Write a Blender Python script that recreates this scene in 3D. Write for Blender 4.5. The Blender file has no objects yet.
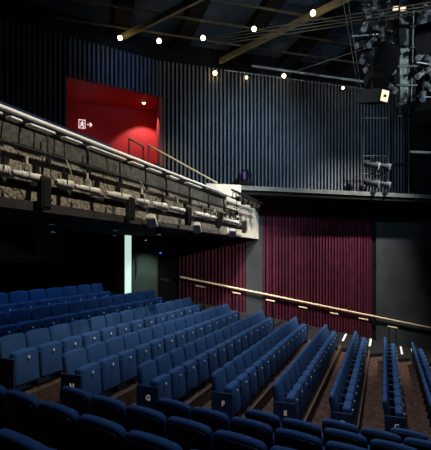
import bpy, math, random
from mathutils import Vector, Matrix
random.seed(7)
scene = bpy.context.scene
COL = scene.collection

# ------------------------------------------------------------------ frame of the hall
CAM_H = 5.0                    # camera height above the lowest reference level
FPX = 430.0                    # focal length in pixels
HOR = 256.0                    # horizon row of the photograph
TA = 169.0 / FPX
ALPHA = math.atan(TA)          # direction of the far seat rows
AX = math.radians(73.3)        # direction of the hall's long axis (side wall, aisle)
def dirv(a): return Vector((math.sin(a), math.cos(a), 0))
rF = dirv(ALPHA); nF = dirv(ALPHA + math.pi / 2)
ax = dirv(AX); pw = dirv(AX - math.pi / 2)          # pw points from the hall into the side wall
M0 = Vector((0.23, 6.41, 0))                        # a point of the stepped aisle between the blocks
W0 = Vector((5.3, 17.4, 0))                          # a point of the side wall
def mirror(v, point=True):
    w = v - M0 if point else v.copy()
    z = w.z; w.z = 0
    r = 2 * w.dot(ax) * ax - w
    if point: r = r + Vector((M0.x, M0.y, 0))
    r.z = z
    return r
nN = mirror(nF, False); rN = mirror(rF, False)

# ------------------------------------------------------------------ camera, world, lights, exposure
cam = bpy.data.cameras.new('camera'); camo = bpy.data.objects.new('camera', cam); COL.objects.link(camo)
camo.location = (0, 0, CAM_H); camo.rotation_euler = (math.pi / 2, 0, 0)
cam.sensor_fit = 'HORIZONTAL'; cam.sensor_width = 36; cam.lens = 36 * FPX / 431
cam.shift_y = (HOR - 225.0) / 431; cam.clip_start = 0.05; cam.clip_end = 200
scene.camera = camo
scene.view_settings.view_transform = 'Standard'; scene.view_settings.look = 'None'
scene.view_settings.gamma = 1; scene.view_settings.use_curve_mapping = False
scene.view_settings.exposure = 0.0
w = bpy.data.worlds.new('world'); scene.world = w; w.use_nodes = True
w.node_tree.nodes['Background'].inputs[0].default_value = (0.25, 0.4, 0.7, 1)
w.node_tree.nodes['Background'].inputs[1].default_value = 0.004

def lamp(name, kind, loc, target=None, energy=100, color=(1, 1, 1), **kw):
    l = bpy.data.lights.new(name, kind); l.energy = energy; l.color = color
    for k, v in kw.items(): setattr(l, k, v)
    o = bpy.data.objects.new(name, l); COL.objects.link(o)
    o.location = (loc[0], loc[1], CAM_H + loc[2])
    if target is not None:
        d = Vector((target[0], target[1], CAM_H + target[2])) - o.location
        o.rotation_euler = d.to_track_quat('-Z', 'Y').to_euler()
    return o
R = math.radians
# house lights over the stalls
lamp('house_light_centre', 'SPOT', (2.5, 10.8, 6.8), (2.5, 11.0, -2.6), 1650, (0.84, 0.93, 1.0), spot_size=R(95), spot_blend=1.0, shadow_soft_size=0.3)
lamp('house_light_front', 'SPOT', (8.0, 10.0, 6.6), (3.2, 11.5, -2.6), 300, (0.84, 0.92, 1.0), spot_size=R(78), spot_blend=1.0, shadow_soft_size=0.3)
lamp('house_light_near', 'SPOT', (1.3, 5.0, 6.8), (1.1, 4.6, -1.5), 800, (0.6, 0.78, 1.0), spot_size=R(72), spot_blend=0.9, shadow_soft_size=0.3)
# warm lights grazing down the balcony front
lamp('balcony_front_light', 'SPOT', (1.5, 4.8, 6.3), (-2.5, 6.6, 2.0), 1500, (1.0, 0.92, 0.76), spot_size=R(52), spot_blend=0.8, shadow_soft_size=0.14)
lamp('balcony_front_light', 'SPOT', (3.0, 8.4, 6.3), (-1.0, 10.0, 2.0), 1500, (1.0, 0.94, 0.80), spot_size=R(50), spot_blend=0.8, shadow_soft_size=0.14)
lamp('balcony_end_light', 'SPOT', (3.3, 10.9, 6.7), (0.7, 14.2, 1.3), 1250, (1.0, 0.95, 0.82), spot_size=R(38), spot_blend=0.8, shadow_soft_size=0.05)
# cool wash on the ribbed upper wall
lamp('wall_wash', 'SPOT', (3.6, 9.4, 6.2), (1.4, 15.9, 3.7), 1700, (0.60, 0.80, 1.0), spot_size=R(56), spot_blend=1.0, shadow_soft_size=0.12)
lamp('wall_wash_right', 'SPOT', (9.5, 12.0, 6.2), (6.6, 17.6, 3.4), 450, (0.45, 0.68, 1.0), spot_size=R(60), spot_blend=1.0, shadow_soft_size=0.1)
lamp('wall_wash_left', 'SPOT', (-1.6, 11.5, 5.5), (-3.2, 14.4, 6.3), 90, (0.35, 0.6, 1.0), spot_size=R(42), spot_blend=1.0, shadow_soft_size=0.1)
# light on the side stairs and the plum wall
lamp('stair_light', 'SPOT', (7.5, 13.6, 6.85), (4.6, 17.0, -1.4), 5600, (1.0, 0.93, 0.86), spot_size=R(62), spot_blend=1.0, shadow_soft_size=0.15)
lamp('stair_light', 'SPOT', (2.9, 10.9, 6.75), (0.6, 15.8, -1.4), 2600, (1.0, 0.93, 0.86), spot_size=R(46), spot_blend=1.0, shadow_soft_size=0.15)
lamp('stair_side_light', 'SPOT', (9.0, 10.0, 3.2), (0.2, 15.7, -1.0), 2000, (1.0, 0.93, 0.86), spot_size=R(26), spot_blend=1.0, shadow_soft_size=0.1)
lamp('upper_rail_fill', 'SPOT', (1.6, 9.0, 6.3), (-1.3, 14.7, 3.1), 900, (1.0, 0.82, 0.55), spot_size=R(24), spot_blend=1.0, shadow_soft_size=0.05)  # added warm fill, gives the upper rails their golden tone
lamp('ladder_fill', 'SPOT', (6.3, 9.4, 4.2), (5.6, 12.3, 6.0), 220, (0.85, 0.97, 1.0), spot_size=R(60), spot_blend=0.9, shadow_soft_size=0.05)  # extra fill added to brighten the pale ladder panels
# lights for the rig and the roof deck
lamp('rig_light', 'SPOT', (8.5, 7.0, 3.0), (5.4, 12.0, 6.0), 850, (0.75, 0.90, 1.0), spot_size=R(60), spot_blend=0.9, shadow_soft_size=0.1)
lamp('roof_light', 'POINT', (1.5, 11.0, 4.6), None, 90, (0.75, 0.88, 1.0), shadow_soft_size=0.2)

# ------------------------------------------------------------------ materials
def mat(name, col, rough=0.6, metal=0.0, noise=0.0, scale=8.0, bump=0.0, emit=None, es=0.0, col2=None, spec=0.5, detail=4):
    m = bpy.data.materials.new(name); m.use_nodes = True
    nt = m.node_tree; b = nt.nodes['Principled BSDF']
    b.inputs['Roughness'].default_value = rough; b.inputs['Metallic'].default_value = metal
    b.inputs['Specular IOR Level'].default_value = spec
    c2 = col2 or tuple(c * (1 - noise) for c in col)
    tc = nt.nodes.new('ShaderNodeTexCoord'); nz = nt.nodes.new('ShaderNodeTexNoise')
    nz.inputs['Scale'].default_value = scale; nz.inputs['Detail'].default_value = detail
    nt.links.new(tc.outputs['Object'], nz.inputs['Vector'])
    rp = nt.nodes.new('ShaderNodeValToRGB')
    rp.color_ramp.elements[0].position = 0.35; rp.color_ramp.elements[1].position = 0.65
    rp.color_ramp.elements[0].color = (*c2, 1); rp.color_ramp.elements[1].color = (*col, 1)
    nt.links.new(nz.outputs['Fac'], rp.inputs['Fac'])
    nt.links.new(rp.outputs['Color'], b.inputs['Base Color'])
    if bump:
        bp = nt.nodes.new('ShaderNodeBump'); bp.inputs['Strength'].default_value = bump; bp.inputs['Distance'].default_value = 0.02
        nt.links.new(nz.outputs['Fac'], bp.inputs['Height']); nt.links.new(bp.outputs['Normal'], b.inputs['Normal'])
    if emit:
        b.inputs['Emission Color'].default_value = (*emit, 1); b.inputs['Emission Strength'].default_value = es
    return m
M = dict(
    fabric=mat('blue_seat_fabric', (0.029, 0.085, 0.225), 0.85, noise=0.25, scale=60, bump=0.15, spec=0.25),
    shell=mat('dark_seat_shell', (0.006, 0.009, 0.022), 0.5, noise=0.2, scale=20, spec=0.3),
    arm=mat('dark_blue_arm', (0.028, 0.060, 0.140), 0.6, noise=0.2, scale=20, spec=0.3),
    tag=mat('white_number_tag', (0.85, 0.85, 0.82), 0.4),
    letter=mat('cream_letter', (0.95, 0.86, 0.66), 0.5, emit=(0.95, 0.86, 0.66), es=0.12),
    carpet=mat('brown_carpet', (0.120, 0.064, 0.046), 0.95, col2=(0.052, 0.029, 0.023), scale=9, bump=0.4, spec=0.1, detail=8),
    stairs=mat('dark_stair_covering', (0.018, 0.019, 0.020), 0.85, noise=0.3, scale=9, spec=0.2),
    nosing=mat('metal_nosing', (0.26, 0.22, 0.18), 0.45, metal=0.6, noise=0.2, scale=10),
    strip=mat('white_step_strip', (0.9, 0.9, 0.86), 0.5, emit=(1.0, 0.97, 0.9), es=0.35),
    wood=mat('pale_rail_wood', (1.0, 0.80, 0.50), 0.45, noise=0.15, scale=25),
    steel=mat('black_steel', (0.010, 0.010, 0.011), 0.45, metal=0.0, noise=0.2, scale=20),
    pipe=mat('dark_pipe', (0.035, 0.032, 0.028), 0.4, noise=0.4, scale=12),
    cream=mat('cream_painted_metal', (0.78, 0.73, 0.62), 0.5, noise=0.3, scale=8),
    lampbody=mat('silver_grey_lamp_body', (0.34, 0.38, 0.42), 0.35, metal=0.4, noise=0.3, scale=10),
    concrete=mat('rough_balcony_plaster', (0.42, 0.36, 0.275), 0.9, col2=(0.10, 0.085, 0.07), scale=26, bump=0.9, spec=0.15, detail=10),
    plaster=mat('shaded_parapet_plaster', (0.115, 0.11, 0.095), 0.85, noise=0.5, scale=14, bump=0.5, spec=0.2),  # darker tone carries the shade below the rail and housings
    creamwall=mat('cream_end_panel', (0.60, 0.57, 0.48), 0.8, noise=0.15, scale=3),
    soffit=mat('dark_soffit', (0.055, 0.045, 0.040), 0.9, noise=0.3, scale=3, spec=0.1),
    black=mat('black_paint', (0.006, 0.006, 0.007), 0.9, noise=0.3, scale=3, spec=0.1),
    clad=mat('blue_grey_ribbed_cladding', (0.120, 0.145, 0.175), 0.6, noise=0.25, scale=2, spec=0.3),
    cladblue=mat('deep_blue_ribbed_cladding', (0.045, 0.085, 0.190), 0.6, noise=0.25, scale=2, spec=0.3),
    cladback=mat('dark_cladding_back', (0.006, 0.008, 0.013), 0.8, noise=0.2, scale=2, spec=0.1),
    plum=mat('plum_slats', (0.095, 0.012, 0.028), 0.7, noise=0.35, scale=3, spec=0.2),
    plumback=mat('dark_plum_back', (0.030, 0.006, 0.018), 0.9, noise=0.3, scale=3, spec=0.1),
    slate=mat('slate_grey_wall', (0.048, 0.056, 0.060), 0.8, noise=0.3, scale=1.2, spec=0.2),
    greenwall=mat('green_grey_wall', (0.050, 0.062, 0.060), 0.8, noise=0.3, scale=1.0, spec=0.2),
    red=mat('red_lobby_paint', (0.45, 0.006, 0.014), 0.7, noise=0.15, scale=2),
    roof=mat('blue_black_roof_deck', (0.040, 0.066, 0.105), 0.9, noise=0.5, scale=0.8, spec=0.1),
    beam=mat('olive_steel_beam', (0.19, 0.17, 0.11), 0.7, noise=0.3, scale=4, spec=0.2),
    gallery=mat('grey_gallery_edge', (0.10, 0.115, 0.11), 0.7, noise=0.4, scale=5),
    doorpaint=mat('grey_green_door', (0.085, 0.115, 0.098), 0.6, noise=0.3, scale=1.5, spec=0.3),
    grate=mat('pale_grating', (0.42, 0.50, 0.50), 0.9, noise=0.3, scale=10),
    bulb=mat('warm_bulb', (1, 0.9, 0.7), 0.3, emit=(1.0, 0.68, 0.32), es=26),
    lamplit=mat('lit_lamp_face', (1, 0.9, 0.7), 0.3, emit=(1.0, 0.72, 0.42), es=1.1),
    whiterail=mat('white_rail_paint', (0.98, 0.96, 0.90), 0.5, noise=0.08, scale=8),
    cladleft=mat('dimmed_ribbed_cladding', (0.036, 0.044, 0.062), 0.6, noise=0.25, scale=2, spec=0.3),  # rib colour darkened to keep spilled light off the left wall
    greylamp=mat('dark_grey_lamp_body', (0.035, 0.042, 0.05), 0.4, metal=0.2, noise=0.4, scale=14),
    purlin=mat('dull_olive_purlin', (0.09, 0.08, 0.055), 0.8, noise=0.4, scale=4),
    lowwall=mat('dark_blue_low_wall', (0.015, 0.030, 0.090), 0.8, noise=0.3, scale=4, spec=0.1),
    lamptube=mat('pale_blue_grey_tube', (0.50, 0.58, 0.62), 0.5, noise=0.3, scale=3),
    gaplit=mat('light_through_door_gap', (0.8, 1.0, 0.9), 0.3, emit=(0.72, 1.0, 0.86), es=0.75),
    signwhite=mat('white_sign_graphic', (1, 1, 1), 0.4, emit=(1, 0.9, 0.92), es=0.75),
    bluelight=mat('small_blue_indicator', (0.05, 0.1, 0.8), 0.3, emit=(0.08, 0.2, 1.0), es=0.9),
    violet=mat('violet_lens_glow', (0.05, 0.012, 0.13), 0.3, emit=(0.16, 0.05, 0.5), es=0.04),
)

# ------------------------------------------------------------------ mesh helpers
class MB:
    def __init__(s): s.v = []; s.f = []
    def add(s, vs, fs):
        n = len(s.v); s.v += [tuple(v) for v in vs]; s.f += [tuple(i + n for i in f) for f in fs]; return s
    def hexa(s, p):   # eight corners: bottom 4 ccw, top 4 ccw
        return s.add(p, [(3, 2, 1, 0), (4, 5, 6, 7), (0, 1, 5, 4), (1, 2, 6, 5), (2, 3, 7, 6), (3, 0, 4, 7)])
    def box(s, c, size, X=Vector((1, 0, 0)), Y=Vector((0, 1, 0)), Z=Vector((0, 0, 1))):
        c = Vector(c); X = X.normalized() * size[0] / 2; Y = Y.normalized() * size[1] / 2; Z = Z.normalized() * size[2] / 2
        return s.hexa([c - X - Y - Z, c + X - Y - Z, c + X + Y - Z, c - X + Y - Z, c - X - Y + Z, c + X - Y + Z, c + X + Y + Z, c - X + Y + Z])
    def bbox(s, c, size, b, X=Vector((1, 0, 0)), Y=Vector((0, 1, 0)), Z=Vector((0, 0, 1))):   # box with chamfered edges
        c = Vector(c); X = X.normalized(); Y = Y.normalized(); Z = Z.normalized()
        hx, hy, hz = [q / 2 for q in size]
        def ring(x, y, ch, z):
            pts = [(x - ch, -y), (x, -y + ch), (x, y - ch), (x - ch, y), (-x + ch, y), (-x, y - ch), (-x, -y + ch), (-x + ch, -y)]
            return [c + X * p[0] + Y * p[1] + Z * z for p in pts]
        rings = [ring(hx - b, hy - b, b, -hz), ring(hx, hy, b, -hz + b), ring(hx, hy, b, hz - b), ring(hx - b, hy - b, b, hz)]
        return s.loft(rings)
    def loft(s, rings, caps=True):
        n = len(rings[0]); vs = [v for r in rings for v in r]; fs = []
        for i in range(len(rings) - 1):
            for j in range(n):
                k = (j + 1) % n
                fs.append((i * n + j, i * n + k, (i + 1) * n + k, (i + 1) * n + j))
        if caps:
            fs.append(tuple(range(n - 1, -1, -1))); fs.append(tuple((len(rings) - 1) * n + j for j in range(n)))
        return s.add(vs, fs)
    def tube(s, p0, p1, r, n=8, r1=None):
        p0 = Vector(p0); p1 = Vector(p1); d = (p1 - p0).normalized()
        a = d.orthogonal().normalized(); b = d.cross(a); r1 = r if r1 is None else r1
        return s.loft([[p + (a * math.cos(t) + b * math.sin(t)) * q for t in [2 * math.pi * j / n for j in range(n)]] for p, q in ((p0, r), (p1, r1))])
    def path(s, pts, r, n=6):
        pts = [Vector(p) for p in pts]; rings = []
        up = Vector((0.13, 0.27, 0.95))
        for i, p in enumerate(pts):
            d = (pts[min(i + 1, len(pts) - 1)] - pts[max(i - 1, 0)]).normalized()
            a = d.cross(up).normalized(); b = d.cross(a)
            rings.append([p + (a * math.cos(t) + b * math.sin(t)) * r for t in [2 * math.pi * j / n for j in range(n)]])
        return s.loft(rings)
    def lathe(s, p0, axis, prof, n=16):
        p0 = Vector(p0); d = Vector(axis).normalized(); a = d.orthogonal().normalized(); b = d.cross(a)
        return s.loft([[p0 + d * h + (a * math.cos(t) + b * math.sin(t)) * r for t in [2 * math.pi * j / n for j in range(n)]] for h, r in prof])
    def build(s, name, m, parent=None, smooth=False, kind=None, label=None, cat=None, group=None):
        me = bpy.data.meshes.new(name); me.from_pydata(s.v, [], s.f); me.update()
        import bmesh
        bm = bmesh.new(); bm.from_mesh(me); bmesh.ops.recalc_face_normals(bm, faces=bm.faces); bm.to_mesh(me); bm.free()
        me.materials.append(m)
        if smooth:
            me.shade_auto_smooth(use_auto_smooth=True) if hasattr(me, 'shade_auto_smooth') else None
            for p in me.polygons: p.use_smooth = True
            try: me.set_sharp_from_angle(angle=math.radians(45))
            except Exception: pass
        o = bpy.data.objects.new(name, me); COL.objects.link(o)
        if parent: o.parent = parent; 
        if kind: o['kind'] = kind
        tag(o, label, cat, group)
        return o
def tag(o, label=None, cat=None, group=None):
    if label: o['label'] = label
    if cat: o['category'] = cat
    if group: o['group'] = group
    return o
def empty(name, loc, label=None, cat=None, group=None, rz=0):
    o = bpy.data.objects.new(name, None); COL.objects.link(o); o.location = loc; o.rotation_euler = (0, 0, rz)
    o.empty_display_size = 0.1
    return tag(o, label, cat, group)
def rel(root, m):    # shift a builder made in world coordinates into the frame of an unrotated root
    L = Vector(root.location); m.v = [tuple(Vector(v) - L) for v in m.v]; return m
def copy_tree(o, parent=None):
    c = o.copy(); COL.objects.link(c)
    if parent: c.parent = parent
    for ch in list(o.children): copy_tree(ch, c)
    return c
def V(x, y, h): return Vector((x, y, CAM_H + h))      # h = height above the lens
def U(p, h): return Vector((p.x, p.y, CAM_H + h))

# positions on the side wall plane: t along the wall, off = distance into the hall
def wall_t(px, off=0.0):
    b = W0 - pw * off; k = (px - 215.5) / FPX
    return (k * b.y - b.x) / (ax.x - k * ax.y)
def WP(t, off, h):
    p = W0 + ax * t - pw * off
    return V(p.x, p.y, h)
def WX(px, off, h): return WP(wall_t(px, off), off, h)
def depth_wall(px, off=0.0): return (W0 + ax * wall_t(px, off) - pw * off).y
# positions on the balcony front: z = forward distance, out = distance towards the stage
BX = -4.8
def BP(z, out, h):
    p = Vector((BX, 0, 0)) + Vector((TA, 1, 0)) * z + nF * out
    return V(p.x, p.y, h)
def bz(px, out=0.0):
    k = (px - 215.5) / FPX
    x0 = BX + nF.x * out; y0 = nF.y * out
    # (x0 + TA z)/(y0 + z) = k
    return (k * y0 - x0) / (TA - k)

# ------------------------------------------------------------------ rows of seats: geometry
PITCH = 0.902; RISE = 0.26; D0 = 1.466; dH = -4.51; BACK = 0.85
def row_d(k): return dH + PITCH * k
def floor_h(k): return -(D0 + (RISE if k > 0 else 0.24) * k) - BACK
def nose_d(k): return row_d(k) + 0.42
def on_far(d, s): return nF * d + rF * s
def s_on_line(P, d):       # where the line nF.p = d crosses the axis-parallel line through P
    t = (d - nF.dot(P)) / nF.dot(ax)
    return rF.dot(P + ax * t)
KTOP, KLOW = -3, 7

# ------------------------------------------------------------------ structure
# stepped floor, both blocks
fl = MB()
def tread(d0, d1, h, hl, side):
    for (A, B, deep) in ((s_on_line(M0, d0), s_on_line(M0, d1), 0),):
        if side == 'far':
            e0, e1 = s_on_line(W0, d0), s_on_line(W0, d1)
        else:
            e0, e1 = A + 14, B + 14
        pts = [on_far(d0, A), on_far(d1, B), on_far(d1, e1), on_far(d0, e0)]
        if side == 'near': pts = [mirror(p) for p in pts]
        fl.hexa([U(p, hl) for p in pts] + [U(p, h) for p in pts])
for side in ('far', 'near'):
    tread(nose_d(KTOP) - 4.2, nose_d(KTOP), floor_h(KTOP), floor_h(KTOP) - 0.5, side)
    for k in range(KTOP + 1, KLOW + 1):
        tread(nose_d(k - 1), nose_d(k), floor_h(k), floor_h(k) - 0.5, side)
    tread(nose_d(KLOW), nose_d(KLOW) + 9, floor_h(KLOW + 1), floor_h(KLOW + 1) - 0.5, side)
fl.build('floor', M['carpet'], kind='structure')

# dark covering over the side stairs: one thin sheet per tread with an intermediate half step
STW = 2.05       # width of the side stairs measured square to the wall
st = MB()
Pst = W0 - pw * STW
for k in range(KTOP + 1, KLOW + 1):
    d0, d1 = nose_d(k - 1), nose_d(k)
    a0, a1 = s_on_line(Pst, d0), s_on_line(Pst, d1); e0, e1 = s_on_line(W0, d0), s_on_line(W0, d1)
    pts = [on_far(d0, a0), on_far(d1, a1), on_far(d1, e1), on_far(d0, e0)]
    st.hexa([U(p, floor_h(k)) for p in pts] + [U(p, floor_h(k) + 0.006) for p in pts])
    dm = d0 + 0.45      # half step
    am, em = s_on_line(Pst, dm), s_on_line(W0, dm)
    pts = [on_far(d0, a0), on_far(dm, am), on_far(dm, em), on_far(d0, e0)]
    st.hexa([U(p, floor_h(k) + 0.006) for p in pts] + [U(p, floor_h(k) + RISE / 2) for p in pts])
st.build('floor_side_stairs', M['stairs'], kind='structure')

# metal nosings along every tread edge
n = 1
for k in range(KTOP, KLOW):
    for side in ('far', 'near'):
        if side == 'near' and k < -1: continue
        d = nose_d(k)
        s0, s1 = s_on_line(M0, d) + 0.3, (s_on_line(Pst, d) - 0.05 if side == 'far' else s_on_line(M0, d) + 6)
        P = [on_far(d - 0.018, s0), on_far(d + 0.004, s0), on_far(d + 0.004, s1), on_far(d - 0.018, s1)]
        if side == 'near': P = [mirror(p) for p in P]
        m = MB(); m.hexa([U(p, floor_h(k) - 0.02) for p in P] + [U(p, floor_h(k) + 0.008) for p in P])
        m.build('trim_%d' % n, M['nosing'], kind='structure'); n += 1

# side wall, lower zone: slate column, plum slats, grey-green wall
GAL_H = 2.46; GAL_T = 0.2; GAL_W = 1.05
LOW = -5.2
def wall_box(mb, t0, t1, h0, h1, off0=0.0, off1=-0.25):
    mb.hexa([WP(t0, off0, h0), WP(t1, off0, h0), WP(t1, off1, h0), WP(t0, off1, h0), WP(t0, off0, h1), WP(t1, off0, h1), WP(t1, off1, h1), WP(t0, off1, h1)])
tA, tB, tC, tD, tE = wall_t(179), wall_t(246), wall_t(263), wall_t(373), wall_t(376.5)
TL = wall_t(100); TR = 12.0
m = MB(); wall_box(m, tB, tC, LOW, GAL_H, -0.02); wall_box(m, tE, TR, LOW, GAL_H, -0.02)
m.build('wall_side', M['slate'], kind='structure')
m = MB(); wall_box(m, tD, tE, LOW, GAL_H, -0.12); wall_box(m, TL, tA, LOW, GAL_H, -0.10)
m.build('wall_side_dark', M['black'], kind='structure')
m = MB(); wall_box(m, tA, tB, LOW, GAL_H, -0.05); wall_box(m, tC, tD, LOW, GAL_H, -0.05)
m.build('wall_side_plum', M['plumback'], kind='structure')
def slats(name, t0, t1, h0, h1, pitch, wd, dp, material, off=-0.05, jitter=0.0):
    s = MB(); t = t0 + 0.02
    while t < t1 - wd:
        q = wd * (1 + random.uniform(-jitter, jitter))
        wall_box(s, t, t + q, h0, h1, off + dp, off)
        t += pitch
    return s.build(name, material, kind='structure')
def base_h(t):     # wall base of slate under the slats follows the stairs
    return -1.55 - (t - tA) * 0.235
for (a, b) in ((tA, tB), (tC, tD)):
    s = MB(); t = a + 0.01
    while t < b - 0.06:
        wall_box(s, t, t + 0.075 * random.uniform(0.6, 1.25), base_h(t), GAL_H, 0.0, -0.05); t += 0.135
    s.build('trim_slats', M['plum'], kind='structure')
s = MB()
for i in range(60):
    a = tA + (tD - tA) * i / 60; b = tA + (tD - tA) * (i + 1) / 60
    if a > tD: break
    wall_box(s, a, b, LOW, base_h(a), 0.03, -0.05)
s.build('baseboard_side', M['slate'], kind='structure')

# side wall, upper zone: ribbed cladding
CL = wall_t(159.5); CLT = 6.9
m = MB(); wall_box(m, CL, TR, GAL_H, 7.64, -0.06); m.build('wall_upper', M['cladback'], kind='structure')
s = MB(); t = CL
while t < TR:
    wall_box(s, t, t + 0.058, GAL_H, CLT, 0.03, -0.06); t += 0.150
s.build('trim_upper_ribs', M['clad'], kind='structure')
# dark portal at the far right of the gallery
# corner wall turning towards the camera at the left, with the red lobby behind an opening
C0 = WP(CL, 0, 0); C0 = Vector((C0.x, C0.y, 0))
dl = -dirv(math.radians(57))
nl = Vector((dl.y, -dl.x, 0)); nl = nl if nl.y < 0 else -nl     # towards the hall
def LP(t, off, h): p = C0 + dl * t + nl * off; return V(p.x, p.y, h)
def lbox(mb, t0, t1, h0, h1, o0, o1):
    mb.hexa([LP(t0, o0, h0), LP(t1, o0, h0), LP(t1, o1, h0), LP(t0, o1, h0), LP(t0, o0, h1), LP(t1, o0, h1), LP(t1, o1, h1), LP(t0, o1, h1)])
TOP = 5.62; LT = 3.2
m = MB(); lbox(m, -0.02, LT, TOP + 0.02, 7.64, -0.05, -0.2); m.build('wall_over_lobby', M['cladback'], kind='structure')
m = MB(); lbox(m, LT, 13, 1.0, 7.64, -0.05, -0.25); m.build('wall_left', M['cladback'], kind='structure')
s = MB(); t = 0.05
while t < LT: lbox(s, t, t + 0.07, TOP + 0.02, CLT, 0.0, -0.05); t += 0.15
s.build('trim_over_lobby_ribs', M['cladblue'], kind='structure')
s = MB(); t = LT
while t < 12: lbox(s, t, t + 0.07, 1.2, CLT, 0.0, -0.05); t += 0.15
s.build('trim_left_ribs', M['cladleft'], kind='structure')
# red lobby
LB0 = Vector((-2.30, 16.67, 0)); LB1 = LB0 - ax * 6.0
L0 = C0; L1 = C0 + dl * LT; L1b = C0 + dl * (LT + 1.2) - nl * 0.3
FLH = 3.15
def poly_wall(name, a, b, h0, h1, material, thick=0.12, away=None):
    a = Vector((a.x, a.y, 0)); b = Vector((b.x, b.y, 0)); d = (b - a).normalized(); nn = Vector((-d.y, d.x, 0))
    if away is not None and nn.dot(away) < 0: nn = -nn
    c, e = a + nn * thick, b + nn * thick
    m = MB(); m.hexa([U(q, h0) for q in (a, b, e, c)] + [U(q, h1) for q in (a, b, e, c)])
    return m.build(name, material, kind='structure')
poly_wall('wall_lobby_back', LB1, LB0, FLH - 1.5, TOP, M['red'], away=Vector((0, 1, 0)))
poly_wall('wall_lobby_right', L0 + Vector((0, 0.02, 0)), LB0, FLH - 1.5, TOP, M['red'], away=Vector((1, 0, 0)))
m = MB(); q = [L0 - nl * 0.05, LB0, LB1, L1b - nl * 0.0 + dl * 1.5, L1 - nl * 0.05]
m.loft([[U(p, TOP) for p in q], [U(p, TOP + 0.1) for p in q]]); m.build('ceiling_lobby', M['red'], kind='structure')
m = MB(); m.loft([[U(p, FLH - 0.3) for p in q], [U(p, FLH) for p in q]]); m.build('floor_lobby', M['carpet'], kind='structure')

m = MB(); wall_box(m, wall_t(112), wall_t(152), 2.85, 2.98, 1.3, 0.0); m.build('floor_landing', M['black'], kind='structure')
# roof deck, purlins and the two diagonal beams
m = MB()
c = W0 - pw * 8
m.box(U(c, 7.75), (30, 24, 0.2), ax, pw); m.build('ceiling', M['roof'], kind='structure')
# rear walls far behind the seats
poly_wall('wall_back', on_far(nose_d(KTOP) - 4.2, -3), on_far(nose_d(KTOP) - 4.2, 15.5), -3, 7.6, M['black'], 0.2, -nF)

# balcony: slab, tiers, front
def bal(mb, z0, z1, o0, o1, h0, h1):
    mb.hexa([BP(z0, o0, h0), BP(z1, o0, h0), BP(z1, o1, h0), BP(z0, o1, h0), BP(z0, o0, h1), BP(z1, o0, h1), BP(z1, o1, h1), BP(z0, o1, h1)])
ZA, ZB = 2.6, 16.2
HB = 0.66; HR = 1.86
m = MB(); bal(m, ZA, ZB - 0.4, -0.2, -3.4, HB + 0.02, 1.0)
m.build('floor_balcony', M['soffit'], kind='structure')
m = MB()
bal(m, ZA, ZB - 1.6, -1.3, -3.4, 1.0, 1.35); bal(m, ZA, ZB - 2.4, -2.2, -3.4, 1.35, 1.7)
m.build('floor_balcony_tiers', M['soffit'], kind='structure')
m = MB(); bal(m, ZA, ZB, 0.0, -0.2, HB - 0.02, 1.40); m.build('wall_balcony_front', M['concrete'], kind='structure')
m = MB(); bal(m, ZA, ZB, -0.03, -0.2, 1.40, 1.84); m.build('wall_balcony_parapet', M['plaster'], kind='structure')
m = MB(); bal(m, ZA, bz(128), 0.28, -0.2, HB - 0.08, HB + 0.04); m.build('trim_balcony_edge', M['soffit'], kind='structure')
m = MB(); bal(m, ZA, bz(112, -.9), -0.90, -1.0, 1.3, 2.33); m.build('trim_balcony_low_wall', M['lowwall'], kind='structure')
# cream end panel of the balcony against the side wall
z1 = bz(258); z0 = bz(232)
m = MB(); bal(m, bz(226), z1, 0.03, -0.16, HB - 0.02, 1.80); wall_box(m, wall_t(206, 1.35), wall_t(241, 1.35), 1.6, 2.42, 1.35, 1.2)
m.build('wall_balcony_end', M['creamwall'], kind='structure')

# gallery along the side wall
gt0 = wall_t(241, GAL_W)
m = MB(); wall_box(m, gt0, TR, GAL_H - GAL_T - 0.1, GAL_H - 0.04, GAL_W - 0.06, 0.0); m.build('floor_gallery', M['black'], kind='structure')
m = MB(); wall_box(m, gt0, TR, GAL_H - GAL_T + 0.05, GAL_H, GAL_W, GAL_W - 0.06); m.build('trim_gallery_edge', M['gallery'], kind='structure')

# door in the side wall under the balcony, with light in the gap beside it
t0, t1 = wall_t(132.5), wall_t(157)
dh = floor_h(-3)
m = MB(); wall_box(m, t0, t1, dh, 0.85, -0.02, -0.09); d = m.build('door_1', M['doorpaint'], kind='structure')
m = MB(); m.tube(WP(t0 + 0.12, 0.05, dh + 0.9), WP(t0 + 0.12, 0.05, dh + 1.5), 0.02); m.build('door_handle', M['steel'], d)
m = MB(); wall_box(m, wall_t(125), wall_t(131.5), dh, 0.82, -0.04, -0.09); m.build('lit_door_gap', M['gaplit'], kind='structure')  # glowing panel stands for light coming from behind the door
m = MB(); wall_box(m, wall_t(131.5), t0, dh, 0.86, 0.0, -0.1); wall_box(m, t1, t1 + 0.04, dh, 0.86, 0.0, -0.1)
m.build('trim_door_frame', M['slate'], kind='structure')

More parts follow.
